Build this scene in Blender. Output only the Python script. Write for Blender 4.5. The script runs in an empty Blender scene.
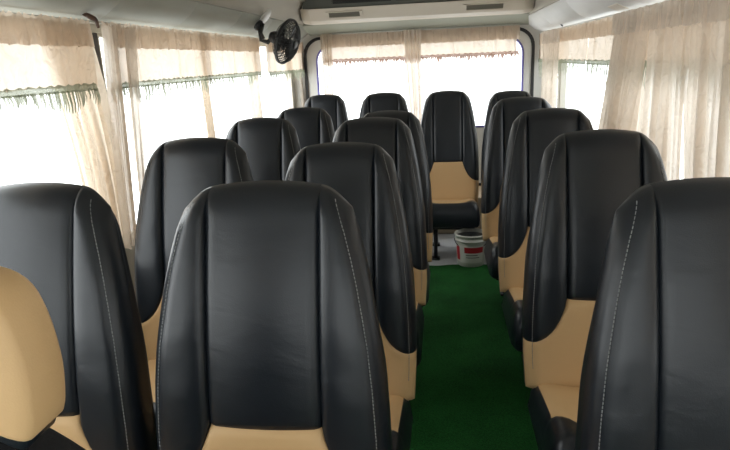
import bpy, math, random
from mathutils import Vector, Matrix
random.seed(7)
C = bpy.context.scene.collection
PI = math.pi
sin, cos, exp = math.sin, math.cos, math.exp

# ------------------------------------------------------------------ mesh helpers
class MB:
    def __init__(s): s.v = []; s.f = []
    def add(s, vs, fs):
        n = len(s.v); s.v += [tuple(v) for v in vs]; s.f += [tuple(i + n for i in f) for f in fs]; return s
    def box(s, x0, y0, z0, x1, y1, z1):
        return s.add([(x0,y0,z0),(x1,y0,z0),(x1,y1,z0),(x0,y1,z0),(x0,y0,z1),(x1,y0,z1),(x1,y1,z1),(x0,y1,z1)],
              [(0,3,2,1),(4,5,6,7),(0,1,5,4),(1,2,6,5),(2,3,7,6),(3,0,4,7)])
    def grid(s, P, nu, nv, flip=False):
        vs = [P(i, j) for j in range(nv) for i in range(nu)]
        fs = []
        for j in range(nv - 1):
            for i in range(nu - 1):
                a = j * nu + i
                q = (a, a + 1, a + 1 + nu, a + nu)
                fs.append(q[::-1] if flip else q)
        return s.add(vs, fs)
    def tube(s, pts, r, n=10, closed=False, cap=True):
        pts = [Vector(p) for p in pts]; m = len(pts); vs = []; fs = []
        up = None
        for i, p in enumerate(pts):
            a = pts[(i - 1) % m] if (closed or i > 0) else pts[0]
            b = pts[(i + 1) % m] if (closed or i < m - 1) else pts[-1]
            t = (b - a).normalized()
            if up is None:
                up = Vector((0, 0, 1)) if abs(t.z) < .9 else Vector((1, 0, 0))
            u = (up - t * up.dot(t)).normalized(); up = u; w = t.cross(u)
            rr = r[i] if isinstance(r, (list, tuple)) else r
            for k in range(n):
                q = 2 * PI * k / n
                vs.append(p + (u * cos(q) + w * sin(q)) * rr)
        for i in range(m if closed else m - 1):
            for k in range(n):
                a = i * n + k; b = i * n + (k + 1) % n; c = ((i + 1) % m) * n
                fs.append((a, b, c + (k + 1) % n, c + k))
        if cap and not closed:
            fs.append(tuple(range(n))[::-1]); fs.append(tuple((m - 1) * n + k for k in range(n)))
        return s.add(vs, fs)
    def lathe(s, prof, n=32, o=(0, 0, 0), axis=None):
        M = Matrix.Identity(3)
        if axis is not None: M = Vector((0, 0, 1)).rotation_difference(Vector(axis).normalized()).to_matrix()
        o = Vector(o); vs = []; fs = []
        for r, z in prof:
            for k in range(n):
                q = 2 * PI * k / n
                vs.append(o + M @ Vector((r * cos(q), r * sin(q), z)))
        for i in range(len(prof) - 1):
            for k in range(n):
                fs.append((i * n + k, i * n + (k + 1) % n, (i + 1) * n + (k + 1) % n, (i + 1) * n + k))
        return s.add(vs, fs)
    def prism(s, prof, x0, x1):      # profile of (y, z), extruded along x
        n = len(prof)
        vs = [(x0, y, z) for y, z in prof] + [(x1, y, z) for y, z in prof]
        fs = [tuple(range(n)), tuple(range(2 * n - 1, n - 1, -1))]
        for i in range(n):
            j = (i + 1) % n
            fs.append((i, i + n, j + n, j))
        return s.add(vs, fs)
    def build(s, name, mat, parent=None, smooth=True, bevel=0, solid=0):
        me = bpy.data.meshes.new(name); me.from_pydata(s.v, [], s.f); me.update()
        o = bpy.data.objects.new(name, me); C.objects.link(o)
        if mat: me.materials.append(mat)
        if smooth:
            for p in me.polygons: p.use_smooth = True
        if bevel:
            b = o.modifiers.new('bevel', 'BEVEL'); b.width = bevel; b.segments = 3; b.limit_method = 'ANGLE'
            b.harden_normals = False
            for p in me.polygons: p.use_smooth = False
        if solid:
            b = o.modifiers.new('solid', 'SOLIDIFY'); b.thickness = solid
        if parent: o.parent = parent
        return o

def tag(o, label=None, cat=None, group=None, kind=None):
    if label: o['label'] = label
    if cat: o['category'] = cat
    if group: o['group'] = group
    if kind: o['kind'] = kind
    return o
def empty(name, loc=(0, 0, 0), rz=0):
    o = bpy.data.objects.new(name, None); C.objects.link(o); o.location = loc; o.rotation_euler = (0, 0, rz)
    o.empty_display_size = .1
    return o
def copy_tree(o, parent=None):
    c = o.copy(); C.objects.link(c); c.parent = parent
    for ch in list(o.children): copy_tree(ch, c)
    return c
def struct(o): o['kind'] = 'structure'; return o

# ------------------------------------------------------------------ materials
def srgb(r, g, b):
    f = lambda c: (c / 255 / 12.92) if c / 255 <= .04045 else ((c / 255 + .055) / 1.055) ** 2.4
    return (f(r), f(g), f(b), 1)
def mat(name, col, rough=.5, spec=.5, metal=0, bump=0, bscale=200, var=0, vscale=8, coat=0):
    m = bpy.data.materials.new(name); m.use_nodes = True
    nt = m.node_tree; N = nt.nodes; L = nt.links
    b = N['Principled BSDF']
    b.inputs['Base Color'].default_value = col
    b.inputs['Roughness'].default_value = rough
    b.inputs['Specular IOR Level'].default_value = spec
    b.inputs['Metallic'].default_value = metal
    b.inputs['Coat Weight'].default_value = coat
    tc = N.new('ShaderNodeTexCoord')
    if var:
        n = N.new('ShaderNodeTexNoise'); n.inputs['Scale'].default_value = vscale; n.inputs['Detail'].default_value = 5
        L.new(tc.outputs['Object'], n.inputs['Vector'])
        mx = N.new('ShaderNodeMix'); mx.data_type = 'RGBA'
        mx.inputs[6].default_value = tuple(c * (1 - var) for c in col[:3]) + (1,)
        mx.inputs[7].default_value = tuple(min(1, c * (1 + var)) for c in col[:3]) + (1,)
        L.new(n.outputs['Fac'], mx.inputs[0]); L.new(mx.outputs[2], b.inputs['Base Color'])
    if bump:
        n = N.new('ShaderNodeTexNoise'); n.inputs['Scale'].default_value = bscale; n.inputs['Detail'].default_value = 4
        L.new(tc.outputs['Object'], n.inputs['Vector'])
        bp = N.new('ShaderNodeBump'); bp.inputs['Strength'].default_value = bump; bp.inputs['Distance'].default_value = .002
        L.new(n.outputs['Fac'], bp.inputs['Height']); L.new(bp.outputs[0], b.inputs['Normal'])
    return m
def leather(name, col, rough, spec, wr=.35):
    m = bpy.data.materials.new(name); m.use_nodes = True
    nt = m.node_tree; N = nt.nodes; L = nt.links; b = N['Principled BSDF']
    b.inputs['Base Color'].default_value = col; b.inputs['Roughness'].default_value = rough
    b.inputs['Specular IOR Level'].default_value = spec
    tc = N.new('ShaderNodeTexCoord')
    vo = N.new('ShaderNodeTexVoronoi'); vo.inputs['Scale'].default_value = 420
    no = N.new('ShaderNodeTexNoise'); no.inputs['Scale'].default_value = 14; no.inputs['Detail'].default_value = 3
    no.inputs['Distortion'].default_value = .6
    mp = N.new('ShaderNodeMapping'); mp.inputs['Scale'].default_value = (.6, .6, 1.2)
    L.new(tc.outputs['Object'], vo.inputs['Vector']); L.new(tc.outputs['Object'], mp.inputs[0]); L.new(mp.outputs[0], no.inputs['Vector'])
    b1 = N.new('ShaderNodeBump'); b1.inputs['Strength'].default_value = wr; b1.inputs['Distance'].default_value = .01
    b2 = N.new('ShaderNodeBump'); b2.inputs['Strength'].default_value = .12; b2.inputs['Distance'].default_value = .001
    L.new(no.outputs['Fac'], b1.inputs['Height']); L.new(vo.outputs['Distance'], b2.inputs['Height'])
    L.new(b1.outputs[0], b2.inputs['Normal']); L.new(b2.outputs[0], b.inputs['Normal'])
    return m
def cloth(name, col, opacity, trans=.6, streak=.06, seed=0):
    """sheer woven cloth: some light passes straight through the holes of the weave, some glows through the thread"""
    m = bpy.data.materials.new(name); m.use_nodes = True
    nt = m.node_tree; N = nt.nodes; L = nt.links
    for n in list(N): N.remove(n)
    out = N.new('ShaderNodeOutputMaterial')
    tr = N.new('ShaderNodeBsdfTransparent'); df = N.new('ShaderNodeBsdfDiffuse'); tl = N.new('ShaderNodeBsdfTranslucent')
    m1 = N.new('ShaderNodeMixShader'); m2 = N.new('ShaderNodeMixShader')
    tc = N.new('ShaderNodeTexCoord'); mp = N.new('ShaderNodeMapping')
    mp.inputs['Scale'].default_value = (90, 90, 3); mp.inputs['Location'].default_value = (seed, seed, 0)
    L.new(tc.outputs['Object'], mp.inputs[0])
    n1 = N.new('ShaderNodeTexNoise'); n1.inputs['Scale'].default_value = 1; n1.inputs['Detail'].default_value = 3
    L.new(mp.outputs[0], n1.inputs['Vector'])
    n2 = N.new('ShaderNodeTexNoise'); n2.inputs['Scale'].default_value = 9; L.new(tc.outputs['Object'], n2.inputs['Vector'])
    ad = N.new('ShaderNodeMath'); ad.operation = 'ADD'; L.new(n1.outputs['Fac'], ad.inputs[0]); L.new(n2.outputs['Fac'], ad.inputs[1])
    mr = N.new('ShaderNodeMapRange'); mr.inputs['From Min'].default_value = .6; mr.inputs['From Max'].default_value = 1.4
    mr.inputs['To Min'].default_value = opacity - streak; mr.inputs['To Max'].default_value = min(1, opacity + streak)
    L.new(ad.outputs[0], mr.inputs['Value'])
    n3 = N.new('ShaderNodeTexNoise'); n3.inputs['Scale'].default_value = 16; n3.inputs['Detail'].default_value = 3; n3.inputs['Distortion'].default_value = 1.2
    L.new(tc.outputs['Object'], n3.inputs['Vector'])
    bp = N.new('ShaderNodeBump'); bp.inputs['Strength'].default_value = .8; bp.inputs['Distance'].default_value = .02
    L.new(n3.outputs['Fac'], bp.inputs['Height']); L.new(bp.outputs[0], df.inputs['Normal']); L.new(bp.outputs[0], tl.inputs['Normal'])
    df.inputs[0].default_value = col; tl.inputs[0].default_value = col
    m1.inputs[0].default_value = trans
    L.new(df.outputs[0], m1.inputs[1]); L.new(tl.outputs[0], m1.inputs[2])
    L.new(mr.outputs[0], m2.inputs[0]); L.new(tr.outputs[0], m2.inputs[1]); L.new(m1.outputs[0], m2.inputs[2])
    L.new(m2.outputs[0], out.inputs[0])
    return m

BLACK = leather('black_leatherette', srgb(17, 23, 30), .36, .5, .14)
BEIGE = leather('beige_leatherette', srgb(203, 168, 122), .5, .35, .15)
THREAD = mat('pale_thread', srgb(128, 130, 130), .8)
METAL = mat('black_painted_metal', srgb(24, 24, 26), .45)
SHADED_LINER = mat('shaded_headliner', srgb(168, 168, 158), .75, .3, bump=.1, bscale=120, var=.05, vscale=5)  # left cove liner, with its shade put into the colour
CEIL = mat('beige_grey_headliner', srgb(178, 172, 160), .8, .3, bump=.1, bscale=150, var=.05, vscale=4)
WHITEP = mat('off_white_plastic', srgb(205, 196, 182), .45, .5, var=.04, vscale=6)
WALLM = mat('pale_grey_wall_panel', srgb(185, 182, 172), .55, .4, var=.04)
FLOORM = mat('grey_metal_floor', srgb(205, 207, 210), .25, .6, metal=.0, var=.08, vscale=6)
DARKP = mat('dark_plastic', srgb(34, 35, 36), .5)
RUBBER = mat('black_rubber', srgb(38, 36, 36), .6)
BLUE = mat('violet_blue_seal', srgb(110, 104, 170), .5)
FRAMEW = mat('white_door_panel', srgb(215, 212, 205), .4)
RODM = mat('white_curtain_wire', srgb(190, 186, 178), .4)
BROWN = mat('brown_clip', srgb(74, 50, 36), .5)
FABRIC = mat('dark_seat_fabric', srgb(38, 38, 40), .9, .2, bump=.6, bscale=500, var=.4, vscale=300)
HEADB = cloth('curtain_header_cloth', srgb(222, 206, 188), .96, .55, .05, 1)
SHEER = cloth('sheer_valance_cloth', srgb(228, 212, 194), .95, .38, .04, 2)
DRAPE = cloth('drape_cloth', srgb(234, 222, 208), .93, .46, .06, 3)
THIN = cloth('thin_drape_cloth', srgb(234, 224, 212), .80, .52, .12, 4)
MID = cloth('light_drape_cloth', srgb(222, 208, 190), .86, .55, .08, 7)
FRGREEN = cloth('grey_green_fringe_cloth', srgb(158, 162, 142), .93, .32, .06, 5)
FRBROWN = cloth('brown_fringe_cloth', srgb(170, 140, 124), .95, .36, .04, 6)

def carpet_mat():
    m = bpy.data.materials.new('green_grass_carpet'); m.use_nodes = True
    nt = m.node_tree; N = nt.nodes; L = nt.links; b = N['Principled BSDF']
    b.inputs['Roughness'].default_value = .85; b.inputs['Specular IOR Level'].default_value = .15
    tc = N.new('ShaderNodeTexCoord')
    n = N.new('ShaderNodeTexNoise'); n.inputs['Scale'].default_value = 260; n.inputs['Detail'].default_value = 6
    n2 = N.new('ShaderNodeTexNoise'); n2.inputs['Scale'].default_value = 5; n2.inputs['Detail'].default_value = 4
    L.new(tc.outputs['Object'], n.inputs['Vector']); L.new(tc.outputs['Object'], n2.inputs['Vector'])
    ad = N.new('ShaderNodeMath'); ad.operation = 'MULTIPLY_ADD'; ad.inputs[1].default_value = .45
    L.new(n2.outputs['Fac'], ad.inputs[0]); L.new(n.outputs['Fac'], ad.inputs[2])
    cr = N.new('ShaderNodeValToRGB'); e = cr.color_ramp.elements
    e[0].position = .45; e[0].color = srgb(6, 36, 14); e[1].position = .95; e[1].color = srgb(36, 104, 44)
    L.new(ad.outputs[0], cr.inputs[0]); L.new(cr.outputs[0], b.inputs['Base Color'])
    bp = N.new('ShaderNodeBump'); bp.inputs['Strength'].default_value = .9; bp.inputs['Distance'].default_value = .006
    L.new(n.outputs['Fac'], bp.inputs['Height']); L.new(bp.outputs[0], b.inputs['Normal'])
    return m
CARPET = carpet_mat()
def glass_mat():
    m = bpy.data.materials.new('window_glass'); m.use_nodes = True
    nt = m.node_tree; N = nt.nodes; L = nt.links
    for n in list(N): N.remove(n)
    out = N.new('ShaderNodeOutputMaterial'); t = N.new('ShaderNodeBsdfTransparent'); g = N.new('ShaderNodeBsdfGlossy')
    t.inputs[0].default_value = (.97, .985, .98, 1); g.inputs['Roughness'].default_value = .03
    mx = N.new('ShaderNodeMixShader'); mx.inputs[0].default_value = .05; L.new(t.outputs[0], mx.inputs[1]); L.new(g.outputs[0], mx.inputs[2])
    L.new(mx.outputs[0], out.inputs[0]); return m
GLASS = glass_mat()

# ------------------------------------------------------------------ the bus body
XL, XR, YF, YR = -1.26, .835, -1.0, 5.16
SL, SR = 1.04, 1.04
CX = (XL + XR) / 2
ZW0, ZW1 = .72, 1.52
struct(MB().box(XL - .05, YF - .05, -.06, XR + .05, YR + .05, 0).build('floor', FLOORM, smooth=False))
LW = [(-.75, .35), (.45, 2.07), (2.18, 4.05), (4.12, 5.06)]         # window openings along the left side
RW = [(-.75, .35), (.45, 1.65), (1.73, 2.80), (2.88, 4.60), (4.68, 5.06)]
def side_wall(name, x0, x1, wins):
    m = MB(); m.box(x0, YF, 0, x1, YR + .05, ZW0); m.box(x0, YF, ZW1, x1, YR + .05, 1.62)
    ys = [YF] + [v for w in wins for v in w] + [YR + .05]
    for i in range(0, len(ys), 2): m.box(x0, ys[i], ZW0, x1, ys[i + 1], ZW1)
    return struct(m.build(name, WALLM, smooth=False, bevel=.004))
side_wall('wall_left', XL - .05, XL, LW); side_wall('wall_right', XR, XR + .05, RW)
wn = 0
def side_window(xc, y0, y1):
    global wn; wn += 1
    r = empty('window_%d' % wn, (xc, (y0 + y1) / 2, ZW0)); struct(r)
    h = (y1 - y0) / 2; H = ZW1 - ZW0; w = .012
    m = MB(); m.box(-.02, -h, 0, .02, h, w); m.box(-.02, -h, H - w, .02, h, H); m.box(-.02, -h, w, .02, -h + w, H - w); m.box(-.02, h - w, w, .02, h, H - w)
    m.build('window_frame', WALLM, r, smooth=False, bevel=.002)
    MB().box(-.003, -h + w, w, .003, h - w, H - w).build('pane', GLASS, r, smooth=False)
for w in LW: side_window(XL - .025, *w)
for w in RW: side_window(XR + .025, *w)

struct(MB().box(XL - .01, 2.085, ZW0, XL + .006, 2.165, ZW1).build('trim_6', RUBBER, smooth=False, bevel=.002))
# rear: white door panel with a rounded window, dark rubber seal ring round it
def rrect(x0, z0, x1, z1, r, n=8):
    pts = []
    for cx, cz, a0 in ((x1 - r, z1 - r, 0), (x0 + r, z1 - r, 90), (x0 + r, z0 + r, 180), (x1 - r, z0 + r, 270)):
        for k in range(n + 1):
            a = math.radians(a0 + 90 * k / n); pts.append((cx + r * cos(a), cz + r * sin(a)))
    return pts
WX0, WX1, WZ0, WZ1 = -1.06, .645, .80, 1.515
inner = rrect(WX0, WZ0, WX1, WZ1, .13)
outer = rrect(XL - .05, 0, XR + .05, 1.93, .001)
m = MB(); n = len(inner)
for y in (YR, YR + .05):
    m.v += [(x, y, z) for x, z in inner] + [(x, y, z) for x, z in outer]
for i in range(n):
    j = (i + 1) % n
    m.f += [(i, j, n + j, n + i), (2 * n + j, 2 * n + i, 3 * n + i, 3 * n + j), (i, 2 * n + i, 2 * n + j, j)]
struct(m.build('wall_rear', FRAMEW, smooth=False))
wn += 1
r = struct(empty('window_%d' % wn, (0, YR, 0)))
MB().tube([(x, -.004, z) for x, z in rrect(WX0 + .005, WZ0 + .005, WX1 - .005, WZ1 - .005, .125)], .009, 8, closed=True).build('window_seal', BLUE, r)
MB().add([(x, .024, z) for x, z in inner] + [(x, .03, z) for x, z in inner], [tuple(range(n)), tuple(range(2 * n - 1, n - 1, -1))]).build('pane', GLASS, r, smooth=False)
ring_o = rrect(-1.165, .3, .73, 1.585, .15); ring_i = rrect(-1.143, .322, .708, 1.563, .135)
m = MB(); m.v = [(x, YR - .02, z) for x, z in ring_o] + [(x, YR - .02, z) for x, z in ring_i] + [(x, YR, z) for x, z in ring_o] + [(x, YR, z) for x, z in ring_i]
for i in range(n):
    j = (i + 1) % n
    m.f += [(i, j, n + j, n + i), (i, 2 * n + i, 2 * n + j, j), (n + i, n + j, 3 * n + j, 3 * n + i)]
struct(m.build('trim_1', RUBBER, smooth=False))
m = MB()
m.box(-1.19, 4.70, 0, XR - .02, YR, .30)
struct(m.build('trim_2', mat('beige_riser_panel', srgb(196, 176, 150), .6), smooth=False, bevel=.01))

# front of the bus behind the camera: a wall with the windscreen opening
m = MB(); m.box(XL - .05, YF - .05, 0, XR + .05, YF, .75); m.box(XL - .05, YF - .05, 1.55, XR + .05, YF, 1.93)
m.box(XL - .05, YF - .05, .75, XL + .06, YF, 1.55); m.box(XR - .06, YF - .05, .75, XR + .05, YF, 1.55)
struct(m.build('wall_front', WALLM, smooth=False))
wn += 1
r = struct(empty('window_%d' % wn, (0, YF, 0)))
MB().box(XL + .06, -.03, .75, XR - .06, -.024, 1.55).build('pane', GLASS, r, smooth=False)

# ceiling: coves along both sides and a shallow arch between them
kz = lambda P, k: [(x * k, 1.38 + (z - 1.38) * k) for x, z in P]
cove = kz([(-1.26, 1.555), (-1.20, 1.555), (-1.17, 1.56), (-1.13, 1.575), (-1.08, 1.61), (-1.04, 1.655)], SL)
arch = [(-1.04 * SL, 1.38 + .275 * SL), (-1.082, 1.70), (-1.075, 1.76), (-1.04, 1.82), (-.95, 1.86), (-.75, 1.885), (-.5, 1.9), (-.21, 1.905), (.08, 1.9), (.35, 1.885), (.55, 1.86), (.63, 1.82), (.665, 1.76), (.668, 1.70), (.62 * SR, 1.38 + .265 * SR)]
coveR = kz([(.62, 1.645), (.66, 1.60), (.70, 1.565), (.745, 1.545), (.78, 1.54), (.85, 1.54)], SR)
def strip(name, prof, ma, solid=.012, ny=2):
    ys = [YF + (YR + .03 - YF) * k / (ny - 1) for k in range(ny)]
    o = MB().grid(lambda i, j: (prof[i][0], ys[j], prof[i][1]), len(prof), ny).build(name, ma, solid=solid)
    return struct(o)
def cove_obj(name, prof, ma, step, off):
    m = MB(); y = YF
    while y < YR:
        y1 = min(y + step, YR + .03); g = .0035
        ys = [y + .0, y + g, y1 - g, y1]
        m.grid(lambda i, j: (prof[i][0], ys[j], prof[i][1] + (.004 if j in (0, 3) else 0)), len(prof), 4)
        y = y1
    return struct(m.build(name, ma, solid=.01))
cove_obj('trim_3', cove, SHADED_LINER, .62, 0); cove_obj('trim_4', coveR, mat('lit_headliner', srgb(214, 213, 210), .6, .4, bump=.2, bscale=25, var=.05, vscale=9), .9, 0)  # same liner on both sides: shade painted in on the left, light on the right
strip('ceiling', arch, CEIL)

# ------------------------------------------------------------------ carpet
m = MB(); nx = 60
xs = [-1.17 + 1.94 * i / nx for i in range(nx + 1)]
end = lambda x: 3.90 + .012 * sin(x * 9) + .006 * sin(x * 31)
for i in range(nx):
    a, b = xs[i], xs[i + 1]
    m.add([(a, -.95, .001), (b, -.95, .001), (b, end(b), .001), (a, end(a), .001), (a, -.95, .014), (b, -.95, .014), (b, end(b), .014), (a, end(a), .014)],
          [(4, 5, 6, 7), (0, 3, 2, 1), (2, 3, 7, 6), (0, 1, 5, 4)])
tag(m.build('carpet', CARPET, smooth=False), 'dark green artificial grass carpet covering the aisle floor', 'carpet')

# ------------------------------------------------------------------ the bus seats (facing -y, origin on the floor under the top edge)
HT, ZB, PX = 1.127, .315, .114
LEAN = math.tan(math.radians(10.5))
def lerp(tab, h):
    for (a, va), (b, vb) in zip(tab, tab[1:]):
        if h <= b:
            t = max(0, (h - a) / (b - a)); t = t * t * (3 - 2 * t) if False else t
            return va + (vb - va) * t
    return tab[-1][1]
WT = [(0, .160), (.03, .166), (.06, .176), (.10, .189), (.15, .201), (.2, .211), (.26, .221), (.33, .231), (.42, .239), (.52, .244), (.62, .246), (.70, .244), (.82, .236)]
def ymid(z):
    h = HT - z
    return -h * LEAN - .02 * sin(PI * min(1, h / .78)) ** 2 * (1 if h > .3 else 1) + .012 * exp(-(h / .12) ** 2)
def ztop(x):
    a = abs(x)
    if a <= PX: return HT - .010 * (a / PX) ** 2
    t = (a - PX) / (.166 - PX)
    return HT - .010 - .012 * t - .036 * t ** 2.6
def zbound(x, W):
    a = abs(x)
    if a <= PX: return .624
    u = (a - PX) / (W - PX)
    return .624 - .145 * (1 - exp(-3.1 * u)) / (1 - exp(-3.1))
def rnd(e, r):
    k = min(max(e, 0) / r, 1); return math.sqrt(max(0, 1 - (1 - k) ** 2))
def ease(n, p=1.6):      # 0..1 with samples crowded at both ends
    out = []
    for i in range(n + 1):
        t = i / n
        out.append(.5 * (2 * t) ** p if t < .5 else 1 - .5 * (2 * (1 - t)) ** p)
    return out
cen = [v * 2 - 1 for v in ease(14, 1.7)]                       # central panel columns, -1..1
bol = ease(14, 1.7)                                            # bolster columns, 0..1
cols = [('b', -1, v) for v in bol[::-1]] + [('c', 0, v) for v in cen[1:-1]] + [('b', 1, v) for v in bol]
ci0, ci1 = len(bol) - 1, len(bol) - 1 + len(cen) - 1
top_t = ease(30, 1.8); bot_t = ease(14, 1.6)
rows = [('l', t) for t in bot_t] + [('u', t) for t in top_t[1:]]
jb = len(bot_t) - 1
def node(i, j):
    k, sg, v = cols[i]; kind, t = rows[j]
    # solve z and W together with a few sweeps
    z = .8; W = .22
    for _ in range(4):
        x = v * PX if k == 'c' else sg * (PX + v * (W - PX))
        xt = max(-.166, min(.166, x)) if k == 'c' or True else x
        wtop = WT[2][1]
        xtop = x if k == 'c' else sg * (PX + v * (.166 - PX))
        zt = ztop(xtop)
        zb = zbound(x, W)
        z = ZB + (zb - ZB) * t if kind == 'l' else zb + (zt - zb) * t
        W = lerp(WT, HT - z)
    return x, z, W, zt, zb
def front(i, j):
    x, z, W, zt, zb = node(i, j)
    es = W - abs(x); et = zt - z; eb = z - ZB
    T = .052 * rnd(es + .0, .045) * rnd(et, .05) * rnd(eb, .04)
    fade = rnd(et, .09) * rnd(eb, .05)
    a = abs(x)
    T0 = T
    if a > PX:
        u = (a - PX) / max(1e-4, W - PX)
        T += .011 * fade * sin(PI * min(1, u ** .75)) ** .9
        T += .0016 * fade * sin(z * 46 + 3 * u) * exp(-((z - .80) / .12) ** 2) * sin(PI * u)
    else:
        T += .010 * fade * (1 - (a / PX) ** 2)
    kk = min(1, max(0, (z - zb) / .03 + 1))
    T = T0 + (T - T0) * kk + (1 - kk) * .010 * fade * (1 - (a / W) ** 2)
    T -= .009 * fade * exp(-((a - PX) / .0045) ** 2) * min(1, max(0, (z - zb) / .02 + 1))
    T -= .004 * rnd(et, .04) * exp(-((es - .020) / .0035) ** 2)
    T -= .006 * rnd(es, .03) * exp(-((z - zb) / .005) ** 2)
    # soft crease running down into the lumbar pad
    return (x, ymid(z) - T, z)
nu, nv = len(cols), len(rows)
FG = [[front(i, j) for i in range(nu)] for j in range(nv)]
BAND, TB = .030, .038
def taper(x, z, k):
    w = min(1, max(0, (z - .75) / .35))
    return x * (1 - .10 * k * w), z - .022 * k * w
def back(i, j):
    x, z, W, zt, zb = node(i, j)
    xx, z2 = taper(x, z, 1)
    return (xx, ymid(z) + BAND + TB * rnd(W - abs(x), .05) * rnd(zt - z, .05) * rnd(z - ZB, .05), z2)
def sub(mb, i0, i1, j0, j1):
    mb.grid(lambda i, j: FG[j0 + j][i0 + i], i1 - i0 + 1, j1 - j0 + 1)
body = MB(); sub(body, 0, ci0, jb, nv - 1); sub(body, ci1, nu - 1, jb, nv - 1)
body.grid(back, nu, nv, flip=True)
loop = [(i, 0) for i in range(nu)] + [(nu - 1, j) for j in range(1, nv)] + [(i, nv - 1) for i in range(nu - 2, -1, -1)] + [(0, j) for j in range(nv - 2, 0, -1)]
base = len(body.v); m_ = len(loop)
for k in range(5):
    for (i, j) in loop:
        f = FG[j][i]; x, y, z = f; xx, z2 = taper(x, z, k / 4); body.v.append((xx, ymid(z) + BAND * k / 4, z2))
for k in range(4):
    for q in range(m_):
        a = base + k * m_ + q; b = base + k * m_ + (q + 1) % m_
        body.f.append((a, a + m_, b + m_, b))
cpan = MB(); sub(cpan, ci0, ci1, jb, nv - 1)
lump = MB(); sub(lump, 0, nu - 1, 0, jb)
# stitching: short threads set along the outer edge of both bolsters and round the lumbar seam
sts = {-1: MB(), 1: MB()}
def thread(sg, a, b, r=.0011):
    sts[sg].tube([a, b], r, 5)
for sg in (-1, 1):
    z = .40
    while z < HT - .034:
        def P(z):
            W = lerp(WT, HT - z); es = .0225; x = sg * (W - es)
            T = .052 * rnd(es, .045) * rnd(ztop(min(.166, W - es) if HT - z < .1 else 0) - z, .05)
            u = (abs(x) - PX) / (W - PX); T += .011 * sin(PI * min(1, u ** .75)) ** .9 * rnd(HT - z - .03, .09)
            return (x, ymid(z) - T - .0006, z)
        thread(sg, P(z), P(z + .0055)); z += .0078
def weld(o):
    import bmesh
    bm = bmesh.new(); bm.from_mesh(o.data); bmesh.ops.remove_doubles(bm, verts=bm.verts, dist=1e-5)
    bmesh.ops.recalc_face_normals(bm, faces=bm.faces); bm.to_mesh(o.data); bm.free()
    for p in o.data.polygons: p.use_smooth = True

# cushion
YC0, YC1, ZC0, ZC1, WC, XP = -.16, -.60, .245, .375, .226, .203
cu = [-WC, -WC + .006, -WC + .014, -XP] + [XP * (v * 2 - 1) for v in ease(22, 1.2)][1:-1] + [XP, WC - .014, WC - .006, WC]
ip0, ip1 = 3, len(cu) - 4
cv_r = ease(12, 1.3); cv_f = ease(12, 1.3)
def vb(x):
    a = abs(x)
    if a < .06: return .87
    u = (a - .06) / (XP - .06)
    return .62 + .25 * (1 - sin(PI / 2 * min(1, u)) ** 2)
def cnode(i, j):
    x = cu[i]; b = vb(x)
    v = b * cv_r[j] if j < len(cv_r) else b + (1 - b) * cv_f[j - len(cv_r) + 1]
    y = YC0 + (YC1 - YC0) * v
    # rounded plan corners at the front
    k = max(0, (v - .86) / .14); xx = x * (1 - .07 * k ** 2)
    es = WC - abs(x); ef = (1 - v) * (YC0 - YC1)
    zz = ZC0 + .05 + (ZC1 - ZC0 - .05) * (rnd(es, .035) * .999) * rnd(ef, .05)
    zz += .010 * rnd(es, .09) * sin(PI * v) - .004 * exp(-((v - b) * .465 / .005) ** 2) * rnd(es, .03)
    zz += .008 * exp(-((abs(x) - .165) / .035) ** 2) * rnd(ef, .08)
    zz += -.035 + .07 * v
    return (xx, y, zz)
ncv = len(cv_r) + len(cv_f) - 1
cpn = MB(); cpn.grid(lambda i, j: cnode(ip0 + i, j), ip1 - ip0 + 1, len(cv_r), flip=True)
cb = MB(); cb.grid(lambda i, j: cnode(i, j), ip0 + 1, len(cv_r), flip=True)
cb.grid(lambda i, j: cnode(ip1 + i, j), len(cu) - ip1, len(cv_r), flip=True)
cb.grid(lambda i, j: cnode(i, len(cv_r) - 1 + j), len(cu), len(cv_f), flip=True)
lp = [(i, 0) for i in range(len(cu))] + [(len(cu) - 1, j) for j in range(1, ncv)] + [(i, ncv - 1) for i in range(len(cu) - 2, -1, -1)] + [(0, j) for j in range(ncv - 2, 0, -1)]
base = len(cb.v); q_ = len(lp)
for dz, ins in ((0, 1), (-.02, 1.012), (-.05, 1.012), (-.058, .98)):
    for (i, j) in lp:
        x, y, z = cnode(i, j)
        if dz < 0: z = (z - ZC0) * (1 + dz / .058) + ZC0 - (.0 if dz > -.03 else 0)
        yc = (YC0 + YC1) / 2
        cb.v.append((x * ins, yc + (y - yc) * ins, z))
for k in range(3):
    for q in range(q_):
        a = base + k * q_ + q; b = base + k * q_ + (q + 1) % q_
        cb.f.append((a, b, b + q_, a + q_))
cb.f.append(tuple(base + 3 * q_ + q for q in range(q_)))

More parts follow.
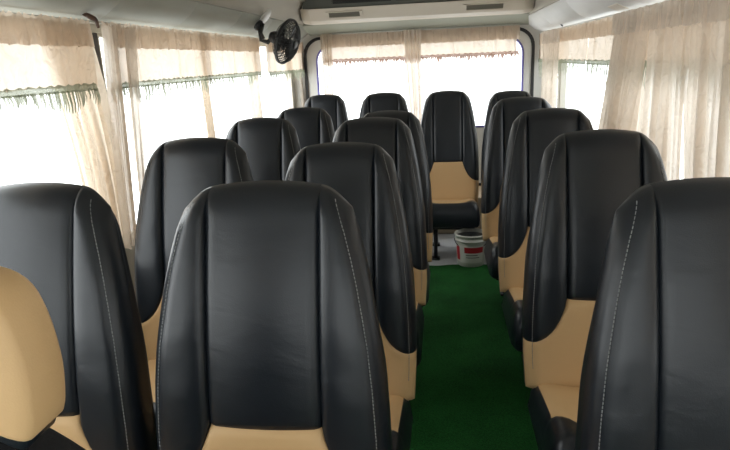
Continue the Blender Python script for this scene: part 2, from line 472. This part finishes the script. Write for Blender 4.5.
def make_seat():
    r = empty('bus_seat')
    b = body.build('backrest', BLACK, r); weld(b)
    b = cpan.build('center_panel', BLACK, r)
    l = lump.build('lumbar_panel', BEIGE, r)
    for q in (-1, 1):
        s = sts[q].build('stitching', THREAD, r); s['label'] = 'pale thread stitching along one bolster'
    b = cb.build('cushion', BLACK, r); weld(b)
    p = cpn.build('cushion_panel', BEIGE, r); p['label'] = 'beige cushion panel'; l['label'] = 'beige lumbar panel'
    f = MB(); f.box(-.19, -.56, .222, .19, -.17, .246)
    f.build('seat_frame', METAL, r, smooth=False, bevel=.004)
    h = MB(); h.box(-.17, -.19, .225, -.14, -.07, .42); h.box(.14, -.19, .225, .17, -.07, .42); h.box(-.14, -.13, .25, .14, -.10, .31)
    h.build('back_bracket', METAL, r, smooth=False, bevel=.004)
    for sx in (-.10, .10):
        for y in (-.53, -.20):
            g = MB(); g.tube([(sx, y, .222), (sx, y, .012)], .014, 12); g.box(sx - .03, y - .03, 0, sx + .03, y + .03, .012)
            g.build('leg', METAL, r)
    return r
proto = make_seat()
G = 'black and beige leatherette bus seats'
seats = [
 (-.383, 1.235, (1.075, .997), 'large seat in the middle foreground, nearest of the column left of the aisle'),
 (-.935, 1.25, (1.03, 1.0), 'large seat at far left foreground, partly behind the beige headrest'),
 (-.322, 1.86, (.94, .995), 'second seat in the column left of the aisle, directly behind the large middle seat'),
 (-.872, 2.05, (1.01, 1), 'second seat from the front along the left window, beside a bunched curtain'),
 (-.308, 2.62, (.94, 1), 'third seat from the front in the column left of the aisle'),
 (-.855, 2.78, (.94, 1), 'third seat from the front along the left window'),
 (-.288, 3.22, (.92, .98), 'fourth seat in the column left of the aisle, its top edge just showing'),
 (-.785, 3.36, (.9, 1), 'fourth seat along the left window, below the black fan'),
 (.50, 1.165, (1, 1.0), 'large seat at right foreground cut off by the picture edge'),
 (.485, 1.95, (.96, 1), 'second seat on the right side with beige lumbar panel and cushion showing'),
 (.475, 2.78, (.95, 1), 'third seat from the front on the right side, beside the carpeted aisle'),
 (.445, 3.58, (.94, 1), 'fourth seat from the front on the right side, just before the back row'),
 (-.90, 4.60, (.88, 1.015), 'back row seat at the rear left corner'),
 (-.440, 4.56, (.92, 1.015), 'back row seat second from the left, left of the aisle seat'),
 (.03, 4.60, (.93, 1.01), 'back row seat standing at the end of the aisle, front fully in view'),
 (.482, 4.50, (.87, 1), 'back row seat at the rear right, right of the aisle'),
]
for i, (x, y, size, lab) in enumerate(seats):
    o = proto if i == 0 else copy_tree(proto)
    o.location = (x, y, .0145 if y < 4 else .0005); o.scale = (size[0], 1, size[1])
    tag(o, lab, 'seat', G)

# ------------------------------------------------------------------ front seat whose beige headrest looks in at the left edge
fs = empty('front_seat', (-.530, .50, .0145)); tag(fs, 'front seat at left edge with beige padded headrest and dark fabric back', 'seat')
def pad(outline, yc, T, band, name, ma, parent, backT=None):
    """closed pillow from an outline in x,z: rings shrink to the middle while the surface domes"""
    m = MB(); n = len(outline); cx = sum(p[0] for p in outline) / n; cz = sum(p[1] for p in outline) / n
    ks = [0, .02, .06, .12, .2, .3, .45, .6, .8, 1]
    for side, TT in ((-1, T), (1, backT if backT is not None else T)):
        b0 = len(m.v)
        for k in ks:
            d = TT * rnd(k, .42)
            for x, z in outline: m.v.append((x + (cx - x) * k, yc + side * (band / 2 + d), z + (cz - z) * k))
        for q in range(len(ks) - 1):
            for i in range(n):
                a = b0 + q * n + i; b = b0 + q * n + (i + 1) % n
                m.f.append((a, b, b + n, a + n) if side < 0 else (a, a + n, b + n, b))
        if side < 0: s0 = b0
        else:
            for i in range(n):
                a = s0 + i; b = s0 + (i + 1) % n; c = b0 + i; d_ = b0 + (i + 1) % n
                m.f.append((a, c, d_, b))
    o = m.build(name, ma, parent); weld(o); return o
def smoothpoly(pts, it=3):
    for _ in range(it):
        q = []
        for i in range(len(pts)):
            a, b = pts[i], pts[(i + 1) % len(pts)]
            q += [(a[0] * .75 + b[0] * .25, a[1] * .75 + b[1] * .25), (a[0] * .25 + b[0] * .75, a[1] * .25 + b[1] * .75)]
        pts = q
    return pts
half = [(0, 1.178), (.06, 1.177), (.096, 1.160), (.110, 1.12), (.115, 1.07), (.113, 1.04), (.107, 1.004), (.097, .997), (.083, 1.010), (.066, 1.028), (.04, 1.038), (0, 1.042)]
ol = smoothpoly(half + [(-x, z) for x, z in half[-2:0:-1]], 2)
hr = pad(ol, .02, .016, .05, 'headrest', BEIGE, fs); hr['label'] = 'beige padded headrest with arched lower edge'
ol2 = [(x * .90 - .002, 1.09 + (z - 1.09) * .90 - .024) for x, z in ol]
o = pad(ol2, .022, .008, .045, 'headrest_shell', BLACK, fs, .01); o['label'] = 'black lower shell of the headrest'
pn = smoothpoly([(-.066, 1.168), (.066, 1.168), (.090, 1.15), (.090, 1.115), (.074, 1.08), (.05, 1.055), (0, 1.055), (-.05, 1.055), (-.074, 1.08), (-.090, 1.115), (-.090, 1.15)], 2)
o = pad(pn, -.022, .006, .004, 'headrest_panel', BLACK, fs, 0); o['label'] = 'black center panel of the headrest'
for sx in (-.05, .05):
    MB().tube([(sx, .04, 1.03), (sx, .04, .90)], .006, 10).build('headrest_post', METAL, fs)
bo = smoothpoly([(0, .985), (.05, .975), (.15, .90), (.205, .74), (.225, .5), (.21, .40), (0, .39), (-.21, .40), (-.225, .5), (-.205, .74), (-.15, .90), (-.05, .975)], 2)
pad(bo, .04, .03, .05, 'backrest', FABRIC, fs)
m = MB(); m.box(-.215, -.42, .30, .215, .0, .43); m.build('cushion', FABRIC, fs, bevel=.03)
m = MB(); m.box(-.19, -.38, 0, .19, .03, .30); m.build('seat_base', METAL, fs, smooth=False, bevel=.01)

# ------------------------------------------------------------------ curtains
YRC = YR - .045
def left(y, z, off): return (-1.155 * SL + off, min(y * SL, YR - .03), 1.38 + (z - 1.38) * SL)
def right(y, z, off): return (.745 * SR - off, min(y * SR, YR - .03), 1.38 + (z - 1.38) * SR)
def rear(x, z, off): return (x, YRC - off, z)
def curtain(P, a0, a1, b0, b1, zt, zb, folds, amp, seed, topamp=.5, bow=0, hem=.006, dens=9, pinch=None):
    rr = random.Random(seed)
    fs_ = [(folds * rr.uniform(.75, 1.25), rr.uniform(0, 6.3), rr.uniform(.5, 1)) for _ in range(3)]
    nz = max(5, int((zt - zb) / .022)); nx = max(8, int(folds * dens))
    m = MB()
    def Q(i, j):
        s = i / nx; t = j / nz
        e0 = a0 + (b0 - a0) * t + bow * sin(PI * t); e1 = a1 + (b1 - a1) * t + bow * sin(PI * t)
        w = s + .25 / folds * sin(2 * PI * fs_[1][0] * .5 * s + fs_[1][1]) * min(1, t * 3 + .3)
        y = e0 + (e1 - e0) * w
        k = topamp + (1 - topamp) * min(1, t * 1.6)
        off = 0
        for q, (f, ph, am) in enumerate(fs_): off += am * sin(2 * PI * f * s + ph + (1.1 * sin(2.1 * t + q) if q else 0))
        off = amp * k * off * .45
        z = zt + (zb - zt) * t + (hem * sin(2 * PI * folds * .6 * s + 1) if t > .9 else 0)
        if t == 0: z += .004 * sin(2 * PI * folds * s * 1.3) + rr.uniform(-.001, .001)
        return P(y, z, off + amp * .6)
    m.grid(Q, nx + 1, nz + 1); return m
def fringe(P, a0, a1, ztop_, zbot, seed, off=.012, step=.010):
    rr = random.Random(seed); m = MB()
    n = int((a1 - a0) / .012)
    m.grid(lambda i, j: P(a0 + (a1 - a0) * i / n, ztop_ - .022 * j + (.003 * sin(i * 1.7) if j == 0 else 0), off + .004 * sin(i * 1.1 + j)), n + 1, 2)
    a = a0
    ln = .8
    while a < a1:
        ln = max(.5, min(1.15, ln + rr.uniform(-.3, .3)))
        L_ = (ztop_ - .02 - zbot) * ln
        w = step * rr.uniform(.4, .75); sh = rr.uniform(-.004, .004)
        o0 = off + rr.uniform(-.003, .005)
        m.add([P(a - w, ztop_ - .016, o0), P(a + w, ztop_ - .016, o0), P(a + w * .7 + sh, ztop_ - .02 - L_ * .6, o0 + .004), P(a - w * .7 + sh, ztop_ - .02 - L_ * .6, o0 + .004),
               P(a + w * .4 + sh * 2, ztop_ - .02 - L_, o0), P(a - w * .3 + sh * 2, ztop_ - .02 - L_, o0)], [(0, 1, 2, 3), (3, 2, 4, 5)])
        a += step * rr.uniform(.7, 1.5)
    return m
def valance(P, a0, a1, zt, zh, zf, ztas, label, seed, frm, group, fold=9):
    L_ = a1 - a0; mid = P((a0 + a1) / 2, zt, 0)
    r = empty('valance_curtain', mid); tag(r, label, 'curtain', group)
    off = Vector(mid)
    def rel(m): m.v = [tuple(Vector(v) - off) for v in m.v]; return m
    vo = .026 if P is left else .0
    P0 = P; P = lambda y, z, o: P0(y, z, o + vo)
    F = lambda y, z, o: P(y, z, o + .008)
    rel(curtain(F, a0, a1, a0, a1, zt + .012, zh, 26 * L_, .008, seed, .9, 0, .002, 7)).build('header', HEADB, r)
    rel(curtain(P, a0, a1, a0, a1, zt, zf, fold * L_, .010, seed + 1, .4, 0, .002, 8)).build('sheer_panel', SHEER, r)
    rel(fringe(P, a0, a1, zf + .006, ztas, seed + 2)).build('fringe', frm, r)
    return r
GV = 'beige valances along the windows'
valance(left, .25, 1.885, 1.53, 1.461, 1.342, 1.272, 'gathered beige valance with fringe over the nearest left window', 11, FRGREEN, GV)
valance(left, 1.965, 3.74, 1.53, 1.460, 1.338, 1.270, 'gathered beige valance with grey-green tassels over the middle left window', 21, FRGREEN, GV)
valance(left, 3.90, 5.03, 1.53, 1.460, 1.330, 1.262, 'short beige valance behind the black fan at rear left', 31, FRGREEN, GV)
valance(right, .35, 1.70, 1.505, 1.44, 1.328, 1.215, 'beige valance over the nearest right window, at the right picture edge', 41, FRGREEN, GV)
valance(right, 1.72, 3.32, 1.505, 1.44, 1.328, 1.215, 'beige valance over the middle right window with long fringe', 51, FRGREEN, GV)
valance(right, 3.34, 5.02, 1.505, 1.44, 1.328, 1.215, 'beige valance over the rearmost right window', 61, FRGREEN, GV)
valance(rear, -.985, .60, 1.590, 1.493, 1.395, 1.345, 'wide cream valance with brown tassels across the rear window', 71, FRBROWN, GV, 14)
GD = 'long beige drapes at the windows'
def drape(P, a0, a1, b0, b1, zt, zb, folds, amp, label, seed, ma=None, off=.045, bow=0, head=False):
    if P is not rear: a0, a1, b0, b1 = [v * (1 - (off + amp * .5) / (1.2 if P is left else .78)) for v in (a0, a1, b0, b1)]
    mid = Vector(P((a0 + a1) / 2, zt, 0))
    F = lambda y, z, o: P(y, z, o + off)
    m = curtain(F, a0, a1, b0, b1, zt, zb, folds, amp, seed, .45, bow)
    m.v = [tuple(Vector(v) - mid) for v in m.v]
    if not head:
        o = m.build('window_curtain', ma or DRAPE); o.location = mid
        return tag(o, label, 'curtain', GD)
    r = empty('window_curtain', mid); m.build('drape_panel', ma or DRAPE, r)
    F2 = lambda y, z, o: P(y, z, o + off + amp * .45)
    h = curtain(F2, a0 - .005, a1 + .005, a0 - .005, a1 + .005, zt + .014, zt - .065, (a1 - a0) * 30, .016, seed + 9, .9, 0, .002, 7)
    h.v = [tuple(Vector(v) - mid) for v in h.v]; h.build('header', THIN, r)
    return tag(r, label, 'curtain', GD)
drape(left, 1.66, 1.93, 1.78, 1.985, 1.525, .78, 8, .022, 'bunched beige drape left of the dark pillar gap by the nearest left window', 101, MID, off=0, bow=.03)
drape(left, 2.035, 2.12, 1.965, 2.05, 1.53, .78, 4, .018, 'narrow beige drape strand just right of the dark pillar gap', 102)
drape(left, 2.17, 2.26, 2.09, 2.13, 1.53, .72, 3, .014, 'thin twisted beige drape strand behind the second left window seat', 103)
drape(left, 2.82, 2.93, 2.88, 2.95, 1.53, .78, 4, .020, 'slim sheer drape hanging at the middle of the second left window', 104, MID, off=0)
drape(left, 3.62, 3.765, 3.70, 3.78, 1.53, .78, 4, .016, 'sheer drape at the end of the middle left window beside the fan', 105, THIN, off=0)
drape(left, 4.45, 4.62, 4.48, 4.6, 1.54, .78, 5, .02, 'sheer drape behind the fan cage at the rear left window', 106, THIN, off=0)
drape(left, 4.90, 5.05, 4.95, 5.06, 1.54, .78, 4, .02, 'sheer drape at the very rear end of the left side', 107, THIN, off=0)
drape(right, 4.15, 4.80, 4.15, 4.72, 1.503, .86, 9, .026, 'gathered beige drape at the rear right window between two bright gaps', 108, off=.028, head=True)
drape(right, 2.42, 2.86, 2.62, 3.05, 1.503, .86, 9, .026, 'gathered beige drape at the middle of the right side, above the second right seat', 109, off=.028, head=True)
drape(right, 2.06, 2.40, 1.99, 2.36, 1.503, .86, 7, .026, 'wide drawn beige drape right of the sheer gap, above the nearest right seat', 110, off=.028, head=True)
drape(right, 1.50, 2.04, 1.46, 1.93, 1.503, .86, 9, .026, 'beige drape at the right picture edge, right of a bright slit', 115, off=.028, head=True)
drape(right, .30, 1.47, .30, 1.44, 1.503, .86, 16, .026, 'beige drape drawn over the window nearest the camera on the right', 111, off=.028, head=True)
drape(right, 2.34, 2.60, 2.34, 2.74, 1.50, .86, 5, .02, 'thin sheer drape filling the gap left of the wide right drape', 112, THIN, off=-.022)
drape(rear, -.315, -.170, -.262, -.175, 1.603, .75, 6, .025, 'gathered cream drape hanging at the centre of the rear window', 113, off=.022)
drape(rear, -1.0, -.90, -.985, -.915, 1.603, .75, 5, .02, 'narrow cream drape at the left end of the rear window', 114, MID, off=.022)

def rod(a, b, label):
    a, b = Vector(a), Vector(b); mid = (a + b) / 2
    o = MB().tube([a - mid, b - mid], .0045, 8).build('curtain_rod', RODM); o.location = mid
    tag(o, label, 'curtain rod')
rod((-1.15 * SL, .2, 1.549), (-1.15 * SL, 5.14, 1.549), 'thin curtain rod along the top of the left windows')
rod((.735 * SR, .2, 1.528), (.735 * SR, 5.14, 1.528), 'thin curtain rod along the top of the right windows')
rod((-1.0, YRC - .015, 1.600), (.60, YRC - .015, 1.600), 'thin curtain rod across the rear window')

# ------------------------------------------------------------------ rear air conditioner
ac = empty('air_conditioner', (0, 0, 0)); tag(ac, 'wide off-white ceiling air conditioner across the rear with vents and dark grille', 'air conditioner')
prof = [(4.64, 1.90), (4.64, 1.765), (4.60, 1.760), (4.665, 1.680), (4.70, 1.665), (4.78, 1.660), (4.80, 1.90)]
ns = 24
m = MB(); X0, X1 = -1.055, .65
vs = []
for k in range(ns + 1):
    t = k / ns; x = X0 + (X1 - X0) * t
    e = min(t, 1 - t) * (X1 - X0); sh = .035 * (1 - rnd(e, .10)) + .03 * exp(-((e - .02) / .05) ** 2) * 0
    for y, z in prof: vs.append((x, y + sh * (1 if y < 4.79 else 0), z + sh * .3 * (1 if z < 1.8 else 0)))
npf = len(prof); fs2 = []
for k in range(ns):
    for i in range(npf):
        j = (i + 1) % npf; a = k * npf + i; b = k * npf + j
        fs2.append((a, b, b + npf, a + npf))
fs2.append(tuple(range(npf))); fs2.append(tuple(ns * npf + i for i in range(npf))[::-1])
o = m.add(vs, fs2).build('housing', WHITEP, ac, smooth=False); weld(o)
for p in o.data.polygons: p.use_smooth = False
g = MB()
for x0 in (-.80, -.335):
    g.box(x0, 4.618, 1.790, x0 + .43, 4.63, 1.86)
for k in range(6):
    g.box(-.81, 4.612, 1.796 + k * .010, .105, 4.619, 1.799 + k * .010)
MB().box(-1.03, 4.628, 1.764, .625, 4.641, 1.875).build('upper_panel', mat('grey_unit_panel', srgb(104, 106, 99), .6), ac, smooth=False, bevel=.003)
g.build('intake_grille', DARKP, ac, smooth=False)
def vent(xc, w):
    # lies in the sloping lip plane from (4.60,1.785) to (4.665,1.705)
    a = Vector((0, 4.60, 1.760)); d = Vector((0, .065, -.080)); nrm = Vector((0, -.080, -.065)).normalized(); L_ = d.length; d.normalize()
    def q(u, v, h): p = a + d * v + nrm * h; return (u, p.y, p.z)
    def bx(mb, u0, u1, v0, v1, h0, h1):
        mb.add([q(u0, v0, h0), q(u1, v0, h0), q(u1, v1, h0), q(u0, v1, h0), q(u0, v0, h1), q(u1, v0, h1), q(u1, v1, h1), q(u0, v1, h1)],
               [(0, 3, 2, 1), (4, 5, 6, 7), (0, 1, 5, 4), (1, 2, 6, 5), (2, 3, 7, 6), (3, 0, 4, 7)])
    f = MB(); v0, v1 = .028, .082
    bx(f, xc - w, xc + w, v0, v0 + .006, 0, .008); bx(f, xc - w, xc + w, v1 - .006, v1, 0, .008)
    bx(f, xc - w, xc - w + .02, v0, v1, 0, .008); bx(f, xc + w - .02, xc + w, v0, v1, 0, .008)
    fo = f.build('vent', WHITEP, ac, smooth=False)
    b = MB(); bx(b, xc - w + .02, xc + w - .02, v0 + .006, v1 - .006, 0, .002)
    for k in range(5):
        vv = v0 + .010 + k * .008; bx(b, xc - w + .02, xc + w - .02, vv, vv + .003, .002, .006)
    b.build('louvre', mat('grey_vent', srgb(120, 116, 104), .6), fo, smooth=False)
vent(-.72, .135); vent(.30, .15)
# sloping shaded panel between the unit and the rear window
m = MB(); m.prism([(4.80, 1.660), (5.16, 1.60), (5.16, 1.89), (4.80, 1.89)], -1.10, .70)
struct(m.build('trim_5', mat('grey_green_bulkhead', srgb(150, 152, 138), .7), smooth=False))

# ------------------------------------------------------------------ the small black fan
FC = Vector((-.915, 3.64, 1.507)); AX = Vector((.93, -.20, -.34)).normalized()
fan = empty('wall_fan', FC); tag(fan, 'small black wall fan with round wire cage at the rear left corner', 'fan')
Q = Vector((0, 0, 1)).rotation_difference(AX).to_matrix()
def fp(x, y, z): return Q @ Vector((x, y, z))
m = MB(); R_ = .130
for rr_, zz in ((R_, 0), (R_, -.008), (.10, .03), (.065, .043), (.10, -.04), (.03, .05)):
    m.tube([fp(rr_ * cos(2 * PI * k / 40), rr_ * sin(2 * PI * k / 40), zz) for k in range(40)], .0055 if rr_ == R_ else .0026, 6, closed=True)
for k in range(36):
    a = 2 * PI * k / 36
    for s in (1, -1):
        m.tube([fp(.028 * cos(a), .028 * sin(a), .05 * s), fp(.075 * cos(a), .075 * sin(a), .045 * s), fp(.112 * cos(a), .112 * sin(a), .025 * s), fp(R_ * cos(a), R_ * sin(a), 0)], .0026, 5)
m.lathe([(0, .054), (.028, .054), (.030, .048), (.0, .046)], 20, (0, 0, 0), AX)
m.build('cage', DARKP, fan)
hub = MB().lathe([(0, .03), (.014, .03), (.018, .024), (.018, -.01), (0, -.01)], 20, (0, 0, 0), AX).build('hub', DARKP, fan)
for k in range(3):
    a0 = 2 * PI * k / 3 + .4; b = MB()
    def bl(i, j):
        r = .014 + .09 * i / 8; w = (.25 + .75 * sin(PI * min(1, i / 8 * .8 + .15))) * .9
        a = a0 + (j / 6 - .5) * w * 1.3 ; return fp(r * cos(a), r * sin(a), .008 + .018 * (j / 6 - .5))
    b.grid(bl, 9, 7).build('blade', DARKP, fan, solid=.002)
MB().lathe([(0, -.045), (.03, -.047), (.036, -.06), (.036, -.095), (.026, -.115), (0, -.12)], 24, (0, 0, 0), AX).build('motor_housing', DARKP, fan)
mp_ = fp(0, 0, -.10)
wall_pt = Vector((-1.085, 3.66, 1.605)) - FC
MB().tube([mp_, mp_ + Vector((-.035, .0, -.03)), mp_ + Vector((-.075, .01, -.015)), wall_pt], [.012, .014, .014, .012], 10).build('arm', DARKP, fan)
m = MB(); m.lathe([(0, 0), (.032, .0), (.034, .012), (.022, .034), (0, .036)], 20, wall_pt + Vector((-.01, 0, .01)), (.7, -.1, -.6))
m.tube([wall_pt + Vector((.03, -.02, .01)), wall_pt + Vector((.02, -.045, -.04)), wall_pt + Vector((.035, -.05, -.075))], .010, 8)
m.build('clamp', METAL, fan)
pl = MB(); pl.lathe([(0, .002), (.05, .002), (.05, -.006), (0, -.006)], 24, wall_pt + Vector((.03, .05, .055)), (.75, -.1, -.62))
o = pl.build('mounting_plate', FRAMEW, fan); o['label'] = 'white round mounting plate'

# small fittings
m = MB(); m.tube([(0, 0, .008), (.02, -.005, .0), (.024, .02, -.008), (.022, .035, -.014), (.02, .045, -.035)], [.006, .009, .009, .007, .005], 8)
o = m.build('curtain_clip', BROWN); o.location = (-1.14 * SL, 1.98, 1.563); tag(o, 'small brown clip on the ceiling edge above the left pillar gap', 'clip')
m = MB(); m.lathe([(0, 0), (.010, 0), (.008, .012), (.012, .020), (0, .024)], 14, (0, 0, 0), (-.8, 0, -.6))
o = m.build('coat_hook', METAL); o.location = (.745 * SR, 4.2, 1.556); tag(o, 'tiny dark knob on the white panel above the right rear curtain', 'hook')
a = Vector((.70 * SR, 0, 1.38 + .185 * SR)); b_ = Vector((.745 * SR, 0, 1.38 + .165 * SR)); dd = (b_ - a); nn = Vector((-dd.z, 0, dd.x)).normalized() * -1
if nn.z > 0: nn = -nn
m = MB()
for h0, h1, s in ((0, .006, 1), (.006, .012, .86)):
    c = (a + b_) / 2; e = dd * .62 * s; wy = Vector((0, .085 * s, 0))
    vs = [c - e - wy + nn * h0, c + e - wy + nn * h0, c + e + wy + nn * h0, c - e + wy + nn * h0, c - e - wy + nn * h1, c + e - wy + nn * h1, c + e + wy + nn * h1, c - e + wy + nn * h1]
    m.add([v - c for v in vs], [(0, 3, 2, 1), (4, 5, 6, 7), (0, 1, 5, 4), (1, 2, 6, 5), (2, 3, 7, 6), (3, 0, 4, 7)])
o = m.build('cover_plate', WHITEP, smooth=False, bevel=.002); o.location = ((a + b_) / 2 + nn * .002); o.location.y = 2.85
tag(o, 'small square cover plate on the white panel above the right curtains', 'cover plate')

# ------------------------------------------------------------------ paint bucket under the back row
bk = empty('bucket', (.176, 3.94, .0145)); bk.scale = (1.06, 1.06, 1.0); tag(bk, 'white plastic bucket with red label under the back row seats', 'bucket')
MB().lathe([(0, 0), (.083, 0), (.086, .004), (.098, .20), (.098, .215), (.094, .215), (.082, .006), (0, .006)], 40).build('bucket_body', mat('white_bucket_plastic', srgb(188, 186, 176), .4), bk)
MB().lathe([(.0975, .172), (.103, .172), (.103, .180), (.0975, .180), (.0985, .206), (.104, .208), (.104, .218), (.094, .218), (.094, .206)], 40).build('rim', mat('white_rim_plastic', srgb(196, 194, 184), .4), bk)
m = MB().lathe([(0, .19), (.05, .205), (.0935, .195)], 30); m.build('opening_shadow', DARKP, bk)  # dark disc standing in for the shadow inside the bucket opening
def blabel(a0, a1, z0, z1, ma, name, par, k=.0012):
    m = MB(); n = 14
    m.grid(lambda i, j: ((lambda a, z: ((.086 + (z / .2) * .012 + k) * cos(a), (.086 + (z / .2) * .012 + k) * sin(a), z))(math.radians(a0 + (a1 - a0) * i / n), z0 + (z1 - z0) * j)), n + 1, 2)
    return m.build(name, ma, par)
lb = blabel(-165, -40, .03, .150, mat('pale_label_paper', srgb(206, 204, 196), .5), 'label', bk)
REDM = mat('red_print', srgb(170, 34, 40), .5)
blabel(-118, -42, .100, .140, REDM, 'red_band', bk, .002)
blabel(-160, -140, .045, .14, REDM, 'red_figure', bk, .002)
DKG = mat('dark_print', srgb(90, 88, 88), .6)
m = MB()
for k in range(2): pass
blabel(-112, -66, .082, .088, DKG, 'printed_line', bk, .002)
blabel(-112, -58, .066, .071, DKG, 'printed_line', bk, .002)
m = MB(); m.tube([(-.104 * cos(a_), -.03 - .10 * sin(a_) * .35, .19 - .075 * sin(a_)) for a_ in [PI * k / 16 for k in range(17)]], .0025, 6); m.build('handle', METAL, bk)

# ------------------------------------------------------------------ light
w = bpy.data.worlds.new('overcast_sky'); bpy.context.scene.world = w; w.use_nodes = True
N = w.node_tree.nodes; L = w.node_tree.links
bg = N['Background']; tc = N.new('ShaderNodeTexCoord'); sx = N.new('ShaderNodeSeparateXYZ'); L.new(tc.outputs['Generated'], sx.inputs[0])
mr = N.new('ShaderNodeMapRange'); mr.inputs['From Min'].default_value = -1; mr.inputs['From Max'].default_value = 1
mr.inputs['To Min'].default_value = 5.2; mr.inputs['To Max'].default_value = 2.4
L.new(sx.outputs[0], mr.inputs['Value']); L.new(mr.outputs[0], bg.inputs['Strength'])
bg.inputs['Color'].default_value = (.97, .985, 1.0, 1)

# ------------------------------------------------------------------ camera
F_ = 600.; yaw, pit, rol = math.radians(7.8294), math.radians(15.3131), math.radians(2.6)
f = Vector((-sin(yaw) * cos(pit), cos(yaw) * cos(pit), -sin(pit)))
r0 = Vector((cos(yaw), sin(yaw), 0)); u0 = r0.cross(f)
rt = r0 * cos(rol) - u0 * sin(rol); up = u0 * cos(rol) + r0 * sin(rol)
cam = bpy.data.cameras.new('camera'); co = bpy.data.objects.new('camera', cam); C.objects.link(co)
M = Matrix((rt, up, -f)).transposed().to_4x4(); M.translation = Vector((0, 0, 1.38)); co.matrix_world = M
cam.sensor_width = 36; cam.lens = 36 * F_ / 730; cam.clip_start = .02
bpy.context.scene.camera = co
vs_ = bpy.context.scene.view_settings
vs_.view_transform = 'Standard'; vs_.look = 'None'; vs_.gamma = 1; vs_.use_curve_mapping = False; vs_.exposure = 0
